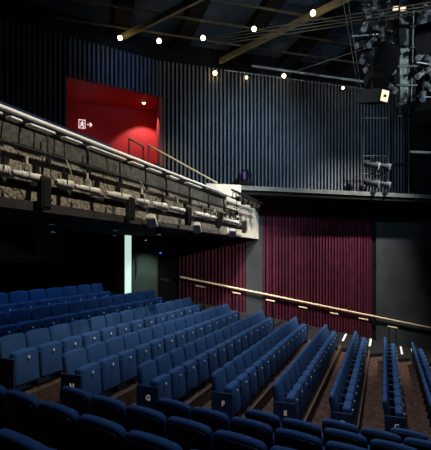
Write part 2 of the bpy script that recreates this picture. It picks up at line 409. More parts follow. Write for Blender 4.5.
# ------------------------------------------------------------------ SEATS
def cushion(mb, w, h, t, r, arch, T, b=0.02, puff=0.0, n=5):
    """rounded slab standing in local xz, thickness along y; T maps local points"""
    def outline(ins):
        W, H, rr = w / 2 - ins, h - ins, max(r - ins, 0.004)
        pts = []
        for cx, cz, a0 in ((W - rr, H - rr, 0), (-(W - rr), H - rr, 90), (-(W - rr), ins + rr, 180), (W - rr, ins + rr, 270)):
            for i in range(n):
                a = math.radians(a0 + 90 * i / (n - 1)); pts.append([cx + rr * math.cos(a), cz + rr * math.sin(a)])
        # extra points on the top edge for the arch
        out = []
        for i, p in enumerate(pts):
            out.append(p)
            if i == n - 1:
                for q in (0.5, 0.0, -0.5): out.append([(W - rr) * q, H])
        for p in out:
            if p[1] > h * 0.5: p[1] += arch * (1 - (p[0] / (w / 2)) ** 2) * min(1, (p[1] - h * 0.5) / (h * 0.45))
        return out
    rings = []
    for ins, y in ((b * 1.0 + puff, -t / 2 - puff * .3), (b * 0.3, -t / 2 + b * 0.35), (0, -t / 2 + b), (0, t / 2 - b), (b * 0.3, t / 2 - b * 0.35), (b * 1.0 + puff, t / 2 + puff * .3)):
        rings.append([T(Vector((p[0], y, p[1]))) for p in outline(ins)])
    mb.loft(rings)
def tilt(y0, z0, ang):
    c, s = math.cos(ang), math.sin(ang)
    return lambda v: Vector((v.x, y0 + v.y * c - v.z * s, z0 + v.z * c + v.y * s))
def letter_mesh(ch, size):
    cu = bpy.data.curves.new('letter_curve', 'FONT'); cu.body = ch; cu.size = size; cu.extrude = 0.003; cu.offset = size * 0.035
    cu.align_x = 'CENTER'; cu.align_y = 'CENTER'
    o = bpy.data.objects.new('tmp', cu); COL.objects.link(o)
    me = bpy.data.meshes.new_from_object(o.evaluated_get(bpy.context.evaluated_depsgraph_get()))
    bpy.data.objects.remove(o); me.materials.clear(); me.materials.append(M['letter'])
    return me
SEATW = 0.53
def make_seat(side):
    """local: x across, y towards the stage, z up; origin on the floor below the top of the back. side = x side of its arm"""
    root = empty('theatre_seat', (0, 0, 0))
    m = MB(); cushion(m, 0.500, 0.472, 0.078, 0.058, 0.018, tilt(0.085, 0.375, math.radians(10)), b=0.024, puff=0.010)
    m.build('backrest', M['fabric'], root, smooth=True)
    m = MB(); cushion(m, 0.462, 0.520, 0.016, 0.045, 0.010, tilt(0.052, 0.290, math.radians(10)), b=0.006)
    m.build('back_shell', M['shell'], root, smooth=True)
    m = MB(); cushion(m, 0.475, 0.515, 0.140, 0.045, 0.010, tilt(0.298, 0.125, math.radians(4)), b=0.034, puff=0.008)
    s = m.build('seat', M['fabric'], root, smooth=True)
    m = MB(); m.bbox((0, 0.364, 0.535), (0.036, 0.018, 0.036), 0.004)
    m.build('number_tag', M['tag'], s)
    m = MB(); m.bbox((side * 0.262, 0.165, 0.28), (0.022, 0.22, 0.48), 0.006)
    m.bbox((side * 0.262, 0.165, 0.02), (0.022, 0.26, 0.04), 0.006)
    m.build('side_panel', M['shell'], root)
    m = MB(); m.bbox((side * 0.262, 0.20, 0.545), (0.030, 0.31, 0.035), 0.010)
    m.build('armrest', M['arm'], root)
    return root
protoF, protoN = make_seat(+1), make_seat(-1)
used = {'F': False, 'N': False}
thF = math.atan2(-nF.x, nF.y); thN = math.atan2(-nN.x, nN.y)
ORD = ['first', 'second', 'third', 'fourth', 'fifth', 'sixth', 'seventh', 'eighth', 'ninth', 'tenth', 'eleventh', 'twelfth', 'thirteenth', 'fourteenth', 'fifteenth', 'sixteenth', 'seventeenth', 'eighteenth']
def proj(p):
    return 215.5 + FPX * p.x / p.y, HOR - FPX * (p.z - CAM_H) / p.y
def place(which, p, label, group):
    src = protoF if which == 'F' else protoN
    if used[which]: o = copy_tree(src)
    else: o = src; used[which] = True
    o.location = p; o.rotation_euler = (0, 0, thF if which == 'F' else thN)
    tag(o, label, 'seat', group)
    return o
def end_side(o, side, letter=None):
    m = MB(); m.bbox((side * 0.288, 0.19, 0.285), (0.026, 0.38, 0.57), 0.008)
    e = m.build('end_panel', M['arm'], o)
    if letter:
        me = letter_mesh(letter, 0.115); l = bpy.data.objects.new('row_letter', me); COL.objects.link(l)
        l.parent = e; l.location = (side * 0.304, 0.215, 0.385); l.rotation_euler = (math.pi / 2, 0, math.pi / 2 * side)
        l['label'] = 'cream letter %s on the end panel' % letter
    return e
LET = {-3: 'K', -2: 'J', -1: 'I', 0: 'H', 1: 'G', 2: 'F', 3: 'E', 4: 'D', 5: 'C', 6: 'B'}
FAR = {-3: (9.84, .53, 99), -2: (11.1, .53, 99), -1: (11.69, .53, 99), 0: (12.50, 5.17, 14), 1: (13.26, 5.83, 14), 2: (14.1, 6.72, 14), 3: (14.55, 7.38, 14),
       4: (15.2, 7.97, 14), 5: (15.9, 8.86, 13), 6: (16.7, 9.80, 13)}
endseats = []
for k in range(-3, 7):
    far, nr, cnt = FAR[k]
    pt = (far - nr) / cnt
    if k < 0: pt = SEATW; cnt = int((far - (5.2 + 0.76 * k)) / pt)
    for i in range(cnt):
        s = far - pt * (cnt - i - 0.5)
        p = U(on_far(row_d(k), s), floor_h(k))
        x, y = proj(p + Vector((0, 0, 0.8)))
        if x < -25 or x > 440 or y > 470: continue
        if k == 6: lab = 'blue tip-up seat, %s from the camera in the far row at right picture edge' % ORD[i]
        elif k >= 0: lab = 'blue tip-up seat, %s from the aisle end of the far row lettered %s' % (ORD[i], LET[k])
        else: lab = 'blue tip-up seat, %s from the door-side end of the %s row above row H' % (ORD[cnt - 1 - i], ORD[-k - 1])
        o = place('F', p, lab, 'blue seats in the far block')
        if i == 0: endseats.append((o, 1, LET[k] if k >= 0 else None))
        if i == cnt - 1: endseats.append((o, -1, None))
for k in range(-2, 7):
    idx = 0
    for i in range(14):
        dd = {-2: 1.29, -1: 2.13}.get(k, 2.975 + 0.915 * k); ss = -4.25 - (0.06 if k > 0 else 0) + 0.69 * k + 0.53 * (i + 0.5)
        p = U(nN * dd + rN * ss, floor_h(k))
        if p.y < 0.9: continue
        x, y = proj(p + Vector((0, 0, 0.86)))
        if x < -30 or x > 455 or y > 462: continue
        if k >= 0: lab = 'dark seat back seen from behind, %s from left in foreground row opposite row %s' % (ORD[idx], LET[k])
        else: lab = 'dark seat back at bottom left, %s from left in %s row' % (ORD[idx], 'the nearest' if k == -2 else 'the second nearest')
        o = place('N', p, lab, 'dark seat backs in the near block'); idx += 1
        if i == 0: endseats.append((o, -1, None))
for o, sd, l in endseats: end_side(o, sd, l)

# white strips on the stair edges by the wall
def strip(px, y0, y1, k, label):
    m = MB(); P = []
    for y in (y0, y1):
        h = floor_h(k) + 0.012 + RISE * 0.0
        z = (-h) * FPX / (y - HOR); P.append(V((px[0] if y == y0 else px[1]) * 0 + ((px[0] if y == y0 else px[1]) - 215.5) * z / FPX, z, h))
    m.box((P[0] + P[1]) / 2 + Vector((0, 0, 0.075 + RISE / 2)), ((P[1] - P[0]).length, 0.05, 0.012), P[1] - P[0], Vector((-(P[1] - P[0]).y, (P[1] - P[0]).x, 0)))
for i, k in enumerate((3, 4, 5, 6)):
    d = nose_d(k) - 0.03 if i < 2 else (0.62 if i == 2 else 1.06)
    kk = k if i < 2 else 6
    h = floor_h(kk) + (RISE / 2 if i == 2 else 0.006)
    e = s_on_line(W0 - pw * 0.35, d); a = s_on_line(W0 - pw * 1.5, d)
    m = MB(); m.box(U(on_far(d, (a + e) / 2), h + 0.008), (e - a, 0.07, 0.016), rF, nF)
    m.build('step_strip', M['strip'], label='white edging strip on the side stairs, %s from the left' % ORD[i], cat='step edging', group='white step edgings by the wall')

# handrail along the side wall
def hl(px):   # height of the rail from the photograph's line, on the plane 8 cm off the wall
    y = 277 + (px - 180) * (328 - 277) / (431 - 180)
    return -(y - HOR) * depth_wall(px, 0.09) / FPX
r = empty('handrail', WX(180, 0.09, hl(180)), 'long pale wooden handrail sloping down along the plum side wall', 'handrail')
m = MB(); m.tube(WX(180, 0.09, hl(180)), WX(445, 0.09, hl(445)), 0.040, 10); rel(r, m).build('rail', M['wood'], r, smooth=True)
for px in range(190, 440, 30):
    m = MB(); a = WX(px, 0.09, hl(px) - 0.03); m.path([a, a + Vector((0, 0, -0.06)), WX(px, 0.0, hl(px) - 0.1)], 0.009); rel(r, m).build('bracket', M['steel'], r)
# short hand-holds on posts beside the row ends
HH = [((160, 278), (169, 281), -3), ((195.3, 285), (205, 288), -2), ((232, 291.8), (240.4, 294.4), -1), ((265.7, 299.4), (274.6, 301.8), 0), ((298.5, 306.2), (307, 308.7), 1),
      ((330, 312.4), (338, 314.6), 2), ((358.8, 318), (367.7, 320), 3), ((388, 326), (397, 328.3), 4)]
for i, (A, B, k) in enumerate(HH):
    off = 1.45
    cx = (A[0] + B[0]) / 2; z = depth_wall(cx, off); h = -((A[1] + B[1]) / 2 - HOR) * z / FPX
    t0, t1 = wall_t(A[0], off), wall_t(B[0], off)
    dz = 0.20 * (t1 - t0)
    q0 = WP(t0, off, h + dz / 2); q1 = WP(t1, off, h - dz / 2)
    r = empty('post_rail', (q0 + q1) / 2 * 1.0, 'short wooden hand-hold on black posts between row ends and side wall, %s from left' % ORD[i], 'handrail', 'short post rails on the side stairs')
    m = MB(); m.bbox((0, 0, 0), ((q1 - q0).length, 0.08, 0.05), 0.012, q1 - q0, pw); m.build('rail', M['wood'], r)
    for q in (0.12, 0.88):
        b = q0.lerp(q1, q) - r.location
        m = MB(); m.tube(b + Vector((0, 0, -0.95)), b + Vector((0, 0, -0.015)), 0.02, 8); m.build('post', M['steel'], r)

# ------------------------------------------------------------------ balcony front furniture
r = empty('balcony_rail', BP(6, 0.02, HR), 'long cream top rail running the length of the balcony front', 'rail')
m = MB(); m.tube(BP(ZA, 0.02, HR), BP(bz(250), 0.02, HR), 0.031, 10); rel(r, m).build('top_rail', M['whiterail'], r, smooth=True)
m = MB(); m.tube(BP(ZA, -0.02, HR - 0.09), BP(bz(252), -0.02, HR - 0.09), 0.035, 8); rel(r, m).build('lower_rail', M['steel'], r, smooth=True)
z = 3.2
while z < 15.5:
    m = MB(); m.box(BP(z, -0.05, HR - 0.10), (0.03, 0.05, 0.22), rF, nF); rel(r, m).build('post', M['steel'], r); z += 1.25
# flat cream light shelves under the rail
for i, (a, b) in enumerate(((-14, 0), (8, 20), (28, 53), (63, 80), (89, 124), (130, 142), (148, 160), (168, 177), (186, 200))):
    y = None; z0, z1 = bz(a, 0.2), bz(b, 0.2)
    r = empty('shelf_light', BP((z0 + z1) / 2, 0.20, 1.69), 'slim cream light housing hung under the balcony rail, %s from left' % ORD[i], 'light fitting', 'light housings under the balcony rail')
    m = MB(); m.bbox((0, 0, 0), (z1 / math.cos(ALPHA) - z0 / math.cos(ALPHA), 0.11, 0.035), 0.01, rF, nF); m.build('housing', M['whiterail'], r)
    m = MB()
    for q in (-0.3, 0.3): m.tube(rF * q * (z1 - z0) + Vector((0, 0, 0.01)), rF * q * (z1 - z0) - nF * 0.20 + Vector((0, 0, 0.10)), 0.012)
    m.build('bracket', M['steel'], r)
# black cable pipe
r = empty('cable_pipe', BP(8, 0.10, 1.41), 'black pipe fixed along the middle of the balcony front', 'pipe')
m = MB(); m.tube(BP(ZA, 0.10, 1.41), BP(bz(238, .1), 0.10, 1.41), 0.028, 10); rel(r, m).build('pipe', M['steel'], r, smooth=True)
z = 4.4
while z < 14.5:
    m = MB(); m.tube(BP(z, 0.08, 1.72), BP(z, 0.10, 1.30), 0.016, 6); m.box(BP(z, 0.10, 1.34), (0.05, 0.06, 0.10), rF, nF); rel(r, m).build('hanger', M['steel'], r); z += 0.82 if z < 9 else 1.1
# lighting batten low on the balcony front
r = empty('lighting_batten', BP(8, 0.20, 0.90), 'thick dark horizontal bar low on the balcony front carrying lamps', 'lighting bar')
m = MB(); m.tube(BP(ZA, 0.20, 0.90), BP(bz(246, .22), 0.20, 0.90), 0.060, 12); rel(r, m).build('bar', M['pipe'], r, smooth=True)
for px in (5, 36, 65, 97, 118, 142, 163, 185, 205, 222, 238):
    z = bz(px, .12)
    m = MB(); m.box(BP(z, 0.12, 1.07), (0.07, 0.06, 0.30), rF, nF); m.box(BP(z, 0.12, 0.97), (0.09, 0.20, 0.04), rF, nF); rel(r, m).build('bracket', M['steel'], r)
# lanterns lying along the batten
LN = [(-12, 4), (9, 37), (53, 68), (72, 96), (104, 127), (134, 145), (150, 163), (168, 182), (193, 206), (208, 217), (222, 236)]
for i, (a, b) in enumerate(LN):
    z0, z1 = bz(a, .27), bz(b, .27); L = (z1 - z0) / math.cos(ALPHA); rr = 0.050 if i % 2 else 0.064
    c0 = BP(z0, 0.32, 1.0)
    r = empty('batten_lantern', c0, 'cream cylindrical stage lantern lying along the balcony lighting bar, %s from left' % ORD[i], 'stage light', 'cylindrical lanterns on the balcony bar')
    m = MB(); m.lathe((0, 0, 0), rF, [(0, rr * .5), (0.02, rr * .8), (L * .25, rr * .8), (L * .27, rr), (L * .8, rr), (L * .82, rr * 1.12), (L * .97, rr * 1.12), (L, rr * .9)], 14)
    m.build('body', M['cream'], r, smooth=True)
    m = MB(); m.lathe(rF * (L - 0.005), rF, [(0, rr * .85), (0.012, rr * .8)], 14); m.build('lens', M['steel'], r)
    m = MB(); m.path([rF * L * .5 - nF * rr * 1.1, rF * L * .5 - nF * rr * 1.1 + Vector((0, 0, 0.13)), rF * L * .5 + nF * 0 + Vector((0, 0, 0.16)), rF * L * .5 + nF * rr * 1.1 + Vector((0, 0, 0.12)), rF * L * .5 + nF * rr * 1.1], 0.008)
    m.tube(rF * L * .5 + Vector((0, 0, 0.14)), rF * L * .5 + Vector((0, 0, 0.24)), 0.02); m.build('yoke', M['cream' if i % 2 else 'steel'], r)
# dark upright junction boxes
for i, (px, h0, h1) in enumerate(((44, 0.60, 1.03), (130, 0.62, 1.02), (188, 0.68, 1.10), (218, .74, 1.12), (244, .72, 1.1))):
    z = bz(px, .36)
    r = empty('junction_box', BP(z, 0.36, (h0 + h1) / 2), 'dark upright cable box on the balcony lighting bar, %s from left' % ORD[i], 'cable box', 'upright boxes on the balcony bar')
    m = MB(); m.bbox((0, 0, 0), (0.16, 0.10, h1 - h0), 0.01, rF, nF); m.build('case', M['pipe'], r)
    m = MB(); m.bbox(nF * 0.056, (0.13, 0.015, (h1 - h0) * .85), 0.004, rF, nF); m.build('cover', M['steel'], r)
# flood lamps hanging under the bar
for i, px in enumerate((148, 194, 230)):
    z = bz(px, .3); c = BP(z, 0.38, 0.66)
    r = empty('flood_lamp', c, 'small tilted flood lamp hanging below the balcony bar, %s from left' % ORD[i], 'stage light', 'flood lamps below the balcony bar')
    X = (rF * .7 - nF * 0.2 + Vector((0, 0, -.5))).normalized(); Y = X.cross(Vector((0, 0, 1))).normalized(); Z = X.cross(Y)
    m = MB(); m.bbox((0, 0, 0), (0.30, 0.18, 0.12), 0.02, X, Y, Z); m.build('housing', M['cream'], r)
    m = MB(); m.bbox(-X * 0.0 - Z * 0.065, (0.22, 0.13, 0.012), 0.004, X, Y, Z); m.build('reflector', M['whiterail'], r)
    m = MB(); m.tube((0, 0, 0.05), -nF * 0.17 + Vector((0, 0, 0.25)), 0.014); m.build('bracket', M['steel'], r)
# drooping cables
for i, (a, b, h0, h1, sag, bright) in enumerate(((0, 30, 1.05, 1.05, 0.22, 1), (12, 40, 1.42, 1.0, 0.10, 0), (44, 62, 1.40, 1.05, 0.12, 0), (66, 82, 1.40, 1.06, 0.16, 1), (86, 104, 1.40, 1.0, 0.14, 0),
        (100, 122, 1.40, 1.1, 0.18, 0), (140, 160, 1.42, 1.0, 0.1, 1), (172, 190, 1.4, 1.0, 0.12, 0), (196, 212, 1.4, 0.95, 0.12, 0), (-10, 40, 0.88, 0.75, 0.1, 1))):
    P = []
    for j in range(13):
        q = j / 12; z = bz(a, .16) * (1 - q) + bz(b, .16) * q
        P.append(BP(z, 0.16 + 0.03 * math.sin(q * 9), h0 * (1 - q) + h1 * q - sag * 4 * q * (1 - q)))
    m = MB(); m.path(P, 0.007); m.build('cable', M['cream' if bright else 'steel'], smooth=True, label='thin %s cable drooping across the balcony front, %s from left' % ('pale' if bright else 'black', ORD[i] if i < 9 else 'lowest and first'), cat='cable', group='cables on the balcony front')

for i, (d, s_, en, colr) in enumerate(((-6.6, 5.2, 60, (0.15, 0.45, 1.0)), (-6.7, 7.4, 45, (0.22, 0.52, 1.0)), (-6.5, 9.4, 40, (0.4, 0.65, 1.0)), (-5.1, 5.6, 10, (0.35, 0.6, 1.0)), (-5.1, 7.4, 18, (0.42, 0.68, 1.0)), (-5.1, 9.2, 32, (0.5, 0.75, 1.0)), (-5.1, 11.0, 40, (0.55, 0.8, 1.0)), (-7.3, 12.3, 85, (0.8, 1.0, 0.88)))):  # cans and beams added to brighten the back rows and the door
    q = on_far(d, s_)
    r = empty('downlight', U(q, HB + 0.02), 'small black fill downlight added under the balcony, ' + ('nearest the grey-green door' if i == 7 else '%s from left of the %s line' % (ORD[i % 3 if i < 3 else i - 3], 'rear' if i < 3 else 'front')), 'ceiling light', 'black fill downlights added under the balcony')
    m = MB(); m.tube((0, 0, -0.005), (0, 0, 0), 0.07, 14)
    n_ = 14
    for j in range(n_):
        a0, a1 = 2 * math.pi * j / n_, 2 * math.pi * (j + 1) / n_
        c0, c1 = Vector((math.cos(a0), math.sin(a0), 0)), Vector((math.cos(a1), math.sin(a1), 0))
        m.hexa([c0 * .07 + Vector((0, 0, -.16)), c1 * .07 + Vector((0, 0, -.16)), c1 * .06 + Vector((0, 0, -.16)), c0 * .06 + Vector((0, 0, -.16)), c0 * .07, c1 * .07, c1 * .06, c0 * .06])
    m.build('can', M['black'], r)
    tgt = (q.x, q.y, -2) if i < 7 else (-2.45, 15.2, -1.0)
    lamp('added_fill_beam', 'SPOT', (q.x, q.y, HB - 0.10), tgt, en, colr, spot_size=R(145 if i < 7 else 70), spot_blend=1.0, shadow_soft_size=0.02)

# ------------------------------------------------------------------ upper left: stair rails, sign, downlight
def rail(name, A, B, off, drop, label):
    za, zb = depth_wall(A[0], off), depth_wall(B[0], off)
    a = WX(A[0], off, -(A[1] - HOR) * za / FPX); b = WX(B[0], off, -(B[1] - HOR) * zb / FPX)
    r = empty(name, a, label, 'handrail')
    m = MB(); m.tube((0, 0, 0), b - a, 0.032, 8); m.build('rail', M['wood'], r, smooth=True)
    for q in (0.0, 1.0):
        p = (b - a) * q
        m = MB(); m.tube(p + Vector((0, 0, -drop)), p, 0.02, 8); m.build('post', M['steel'], r)
rail('stair_rail', (129, 138.5), (143, 146.5), 0.9, 0.9, 'short handrail on two black posts in front of the red lobby wall')
rail('stair_rail', (148.5, 145), (217, 183), 0.6, 0.7, 'long wooden handrail descending from the red lobby across the ribbed wall')
# escape sign on the lobby wall
k = (82.5 - 215.5) / FPX
lb = LB0 - pw * 0.03
def lob(px, y, out=0.02):
    b = LB0 - pw * out; k = (px - 215.5) / FPX; t = (k * b.y - b.x) / (ax.x - k * ax.y); p = b + ax * t
    return V(p.x, p.y, -(y - HOR) * p.y / FPX)
o0 = lob(82, 124)
r = empty('exit_sign', o0, 'small white running figure and right arrow sign on the red lobby wall', 'sign')
def sbox(mb, x, z, w_, h_, ang=0):
    X = (ax * math.cos(ang) + Vector((0, 0, 1)) * math.sin(ang)); Z = (-ax * math.sin(ang) + Vector((0, 0, 1)) * math.cos(ang))
    mb.box(ax * x + Vector((0, 0, z)), (w_, 0.008, h_), X, pw, Z)
m = MB()
for (x, z, w_, h_) in ((0, .15, .24, .025), (-.11, 0, .025, .30), (.11, 0, .025, .30), (-.06, -.15, .12, .025), (.09, -.15, .05, .025)): sbox(m, x, z, w_, h_)
m.build('door_outline', M['signwhite'], r)
m = MB()
m.lathe(ax * 0.02 + Vector((0, 0, .09)) - pw * 0.004, pw, [(0, .026), (.008, .026)], 10)
sbox(m, 0.0, 0.02, .05, .10, -.25); sbox(m, -.04, -.055, .03, .11, -.7); sbox(m, .035, -.06, .03, .12, .35); sbox(m, .045, .03, .07, .02, -.5); sbox(m, -.045, .03, .07, .02, -.6); sbox(m, .03, -.14, .03, .10, -.2)
m.build('running_figure', M['signwhite'], r)
m = MB(); sbox(m, .26, 0, .15, .035); sbox(m, .315, .035, .11, .032, -.8); sbox(m, .315, -.035, .11, .032, .8)
m.build('arrow', M['signwhite'], r)
# lobby downlight
r = empty('lobby_downlight', V(-2.62, 15.75, TOP), 'small round downlight glowing in the red lobby ceiling', 'ceiling light')
m = MB(); m.lathe((0, 0, 0), (0, 0, -1), [(0, .085), (.02, .085), (.022, .06)], 16); m.build('trim_ring', M['cream'], r)
m = MB(); m.lathe((0, 0, -.022), (0, 0, -1), [(0, .055), (.012, .05), (.02, .03)], 12); m.build('lamp_glass', M['bulb'], r)
lamp('lobby_downlight_beam', 'SPOT', (-2.62, 15.75, TOP - 0.08), (-2.60, 15.95, TOP - 2), 170, (1, 0.85, 0.7), spot_size=R(100), spot_blend=0.3, shadow_soft_size=0.04)
lamp('lobby_fill', 'POINT', (-4.4, 14.9, TOP - 1.2), None, 5, (1, 0.8, 0.8), shadow_soft_size=0.1)

# ------------------------------------------------------------------ roof steel
def roofp(px, y, h): z = h * FPX / (HOR - y); return V((px - 215.5) * z / FPX, z, h)
bd = Vector((0.71, -0.70, 0)).normalized()
for i, (px, y, bx, by) in enumerate(((120, 39, .776, -.631), (220, 62, .67, -.742))):
    p = roofp(px, y, 7.05); bd = Vector((bx, by, 0)).normalized()
    a = p; b = p + bd * 9
    m = MB(); m.box((a + b) / 2, ((b - a).length, 0.09, 0.12), bd, Vector((0, 0, 1)).cross(bd)); m.box((a + b) / 2 + Vector((0, 0, 0.10)), ((b - a).length, 0.03, 0.10), bd, Vector((0, 0, 1)).cross(bd))
    m.build('roof_beam', M['beam'], label='pale olive diagonal roof beam, %s' % ['starting beside the leftmost bulb', 'rising from the middle of the ribbed wall top'][i], cat='beam', group='diagonal roof beams')
for i in range(9):
    off = 1.2 + i * 1.15
    a = WP(-11, off, 7.25); b = WP(8, off, 7.25)
    m = MB(); m.box((a + b) / 2, ((b - a).length, 0.04, 0.06), ax, pw)
    m.build('roof_purlin', M['purlin'], label='thin roof purlin parallel to the side wall, %s out from it' % ORD[i], cat='beam', group='roof purlins')
for i in range(9):
    t = -9 + i * 2.1
    a = WP(t, 0.1, 7.48); b = WP(t, 12, 7.48)
    m = MB(); m.box((a + b) / 2, ((b - a).length, 0.5, 0.3), pw, ax)
    m.build('roof_joist', M['black'], label='broad black roof joist square to the side wall, %s from left' % ORD[i], cat='beam', group='roof joists')
# bundle of lighting bars crossing the roof
for i in range(4):
    a = V(-3.0, 14.2 - i * .14, 6.5 + i * 0.02); a1 = V(0.74, 13.0 - i * .14, 6.5 + i * .02); b = V(7.6, 10.9 - i * .14, 6.5 + i * .02)
    m = MB(); m.tube(a1 + (a1 - b).normalized() * 0.8, b, 0.016, 8)
    m.build('rigging_bar', M['purlin'], smooth=True, label='thin steel bar crossing under the roof, %s of four side by side' % ['furthest', 'second furthest', 'second nearest', 'nearest'][i], cat='bar', group='four parallel roof bars')
# bar along the top of the ribbed wall
r = empty('wall_light_bar', WX(255, 1.0, 6.7), 'long grey twin bar hung along the top of the ribbed wall', 'lighting bar')
m = MB(); m.tube(WX(252, 1.0, 6.7), WX(368, 1.0, 6.68), 0.04, 10); rel(r, m).build('upper_tube', M['lamptube'], r, smooth=True)
m = MB(); m.tube(WX(225, 1.0, 6.42), WX(368, 1.0, 6.40), 0.014, 8); rel(r, m).build('lower_tube', M['lampbody'], r, smooth=True)
for px in (262, 290, 320, 350):
    m = MB(); a = WX(px, 1.0, 6.4); m.tube(a, a + Vector((0, 0, 1.24)), 0.012, 6); rel(r, m).build('hanger', M['steel'], r)
# bulbs
BL = [((120, 38), 6.85), ((159, 41), 6.85), ((203, 38), 6.85), ((254, 29), 6.85), ((313, 13), 6.85), ((215, 73), 6.6), ((246.5, 77.5), 6.6), ((284, 76), 6.7), ((343, 88), 6.5)]
for i, ((px, y), h) in enumerate(BL):
    p = roofp(px, y, h)
    sz = 0.07 if i in (0, 1, 2, 3, 4, 5, 7) else 0.045
    if i == 4: sz = .075
    r = empty('pendant_bulb', p, 'glowing warm round bulb on a cord, %s' % ['leftmost under the roof', 'second from left under the roof', 'third from left under the roof', 'fourth from left under the roof', 'highest one at upper right',
         'above the left part of the ribbed wall', 'second from left along wall top', 'at the middle of the ribbed wall top bar', 'lowest and rightmost at the ribbed wall top'][i], 'bulb', 'glowing roof bulbs')
    m = MB(); m.lathe((0, 0, -sz), (0, 0, 1), [(0, sz * .2), (sz * .3, sz * .72), (sz, sz), (sz * 1.6, sz * .78), (sz * 2, sz * .35)], 12); m.build('bulb', M['bulb'], r, smooth=True)
    m = MB(); m.tube((0, 0, sz), (0, 0, sz + .08), 0.025); m.build('socket', M['steel'], r)
    m = MB(); m.tube((0, 0, sz + .08), (0, 0, 7.64 - h), 0.006, 6); m.build('cord', M['steel'], r)

# ------------------------------------------------------------------ rig at the right
def pp(px, y, z): return V((px - 215.5) * z / FPX, z, (HOR - y) * z / FPX)
# hanging service ladder with pale mesh panels
ZL = 12.2
r = empty('service_ladder', pp(407, 60, ZL), 'tall black hanging ladder frame with pale ribbed panels behind its rungs', 'ladder')
for (x0, x1) in ((397.5, 399), (416.5, 413.5)):
    m = MB(); m.tube(pp(x0, -12, ZL), pp(x1, 117, ZL), 0.045, 8); rel(r, m).build('side_rail', M['steel'], r)
for y in (-5, 9, 26.5, 47, 66, 85, 104, 116):
    m = MB(); m.tube(pp(397, y, ZL - .03), pp(417, y, ZL - .03), 0.035, 8); rel(r, m).build('rung', M['steel'], r)
m = MB()
for j in range(11):
    x = 400 + j * 1.25; m.box((pp(x, 55, ZL + .15) + pp(x, 55, ZL + .15)) / 2, (0.020, 0.03, 2.95))
m.box(pp(406.5, 55, ZL + .2), (0.42, 0.02, 2.9)); rel(r, m).build('mesh_panel', M['grate'], r)
# lanterns on the rig
def lantern(c, d, L, rr, body, label, lit=False, group='lanterns on the right-hand rig'):
    r = empty('stage_lantern', c, label, 'stage light', group)
    d = Vector(d).normalized(); sd = d.cross(Vector((0, 0, 1))).normalized(); up = sd.cross(d)
    m = MB(); m.lathe(-d * L * .5, d, [(0, rr * .55), (L * .08, rr * .85), (L * .35, rr * .9), (L * .38, rr * .62), (L * .75, rr * .66), (L * .78, rr), (L, rr)], 14); m.build('body', body, r, smooth=True)
    m = MB(); m.lathe(d * L * .5, d, [(-.01, rr * .92), (.006, rr * .85)], 14); m.build('lens', M['lamplit'] if lit else M['lampbody'], r)
    m = MB(); b = up * (rr * 1.5) + Vector((0, 0, .06)); m.path([sd * rr * 1.05, sd * rr * 1.05 + b * .8, b, -sd * rr * 1.05 + b * .8, -sd * rr * 1.05], .01); m.tube(b, b + Vector((0, 0, .12)), .022); m.build('yoke', M['steel'], r)
    return r
bars = [((362, 4), (396, 6)), ((352, 36), (396, 33)), ((360, 60), (397, 57)), ((417, 30), (440, 26)), ((417, 62), (440, 66)), ((417, 96), (440, 98))]
for i, (a, b) in enumerate(bars):
    m = MB(); m.tube(pp(*a, 12.0), pp(*b, 12.0), 0.024, 8)
    m.build('rig_bar', M['lampbody'], smooth=True, label='short horizontal rig tube %s of the ladder, %s from top' % ('left' if i < 3 else 'right', ORD[i % 3]), cat='bar', group='short tubes on the right-hand rig')
m = MB(); m.tube(pp(394, -12, 12.1), pp(395.5, 108, 12.1), 0.035, 8)
m.build('rig_pole', M['steel'], label='black vertical pole just left of the hanging ladder', cat='pole')
m = MB(); m.tube(WX(408.5, .95, 5.9), WX(408.5, .95, GAL_H), 0.022, 8)
m.build('rig_pole', M['pipe'], label='thin vertical pole standing on the gallery below the ladder', cat='pole')
LNT = [((367, 12), (.3, -.2, -1)), ((374, 4), (-.2, -.3, -1)), ((381, 10), (.1, -.2, -1)), ((389, 4), (.3, -.4, -1)), ((386, 43), (.8, -.2, -.8)), ((372, 42), (-.6, -.4, -.7)),
       ((361, 44), (-.8, -.3, -.4)), ((388, 22), (.1, -.2, -1)), ((379, 28), (.6, -.6, -.5)), ((391, 68), (.3, -.3, -1)), ((369, 68), (-.6, -.4, -.5)), ((424, 18), (-.3, -.4, -.9)), ((429, 30), (.3, -.3, -.9)),
       ((421, 55), (-.6, -.4, -.6)), ((429, 60), (.3, -.4, -.8)), ((421, 74), (-.7, -.3, -.5)), ((428, 86), (.4, -.5, -.6))]
LNT += [((365, 26), (-.4, -.5, -.8)), ((392, 14), (.2, -.4, -1)), ((383, 33), (-.3, -.5, -.8)), ((376, 54), (.5, -.5, -.7)), ((363, 58), (-.3, -.5, -.8)), ((392, 46), (.3, -.4, -.9)), ((392, 88), (.4, -.5, -.8)),
        ((426, 8), (.2, -.5, -.9)), ((421, 40), (-.4, -.5, -.8)), ((423, 96), (-.3, -.5, -.8)), ((430, 72), (.3, -.5, -.7))]
LNT.sort(key=lambda q: (q[0][0] > 400, q[0][1])); NLEFT = sum(1 for q in LNT if q[0][0] < 400)
for i, ((px, y), d) in enumerate(LNT):
    side = 'left' if px < 400 else 'right'; j = i if i < NLEFT else i - NLEFT
    lantern(pp(px, y, 11.8 + (i % 3) * .12), d, 0.34, 0.085, M['lampbody'], 'silver-grey stage lantern hanging on the rig %s of the ladder, %s counted from its top' % (side, ORD[j]))
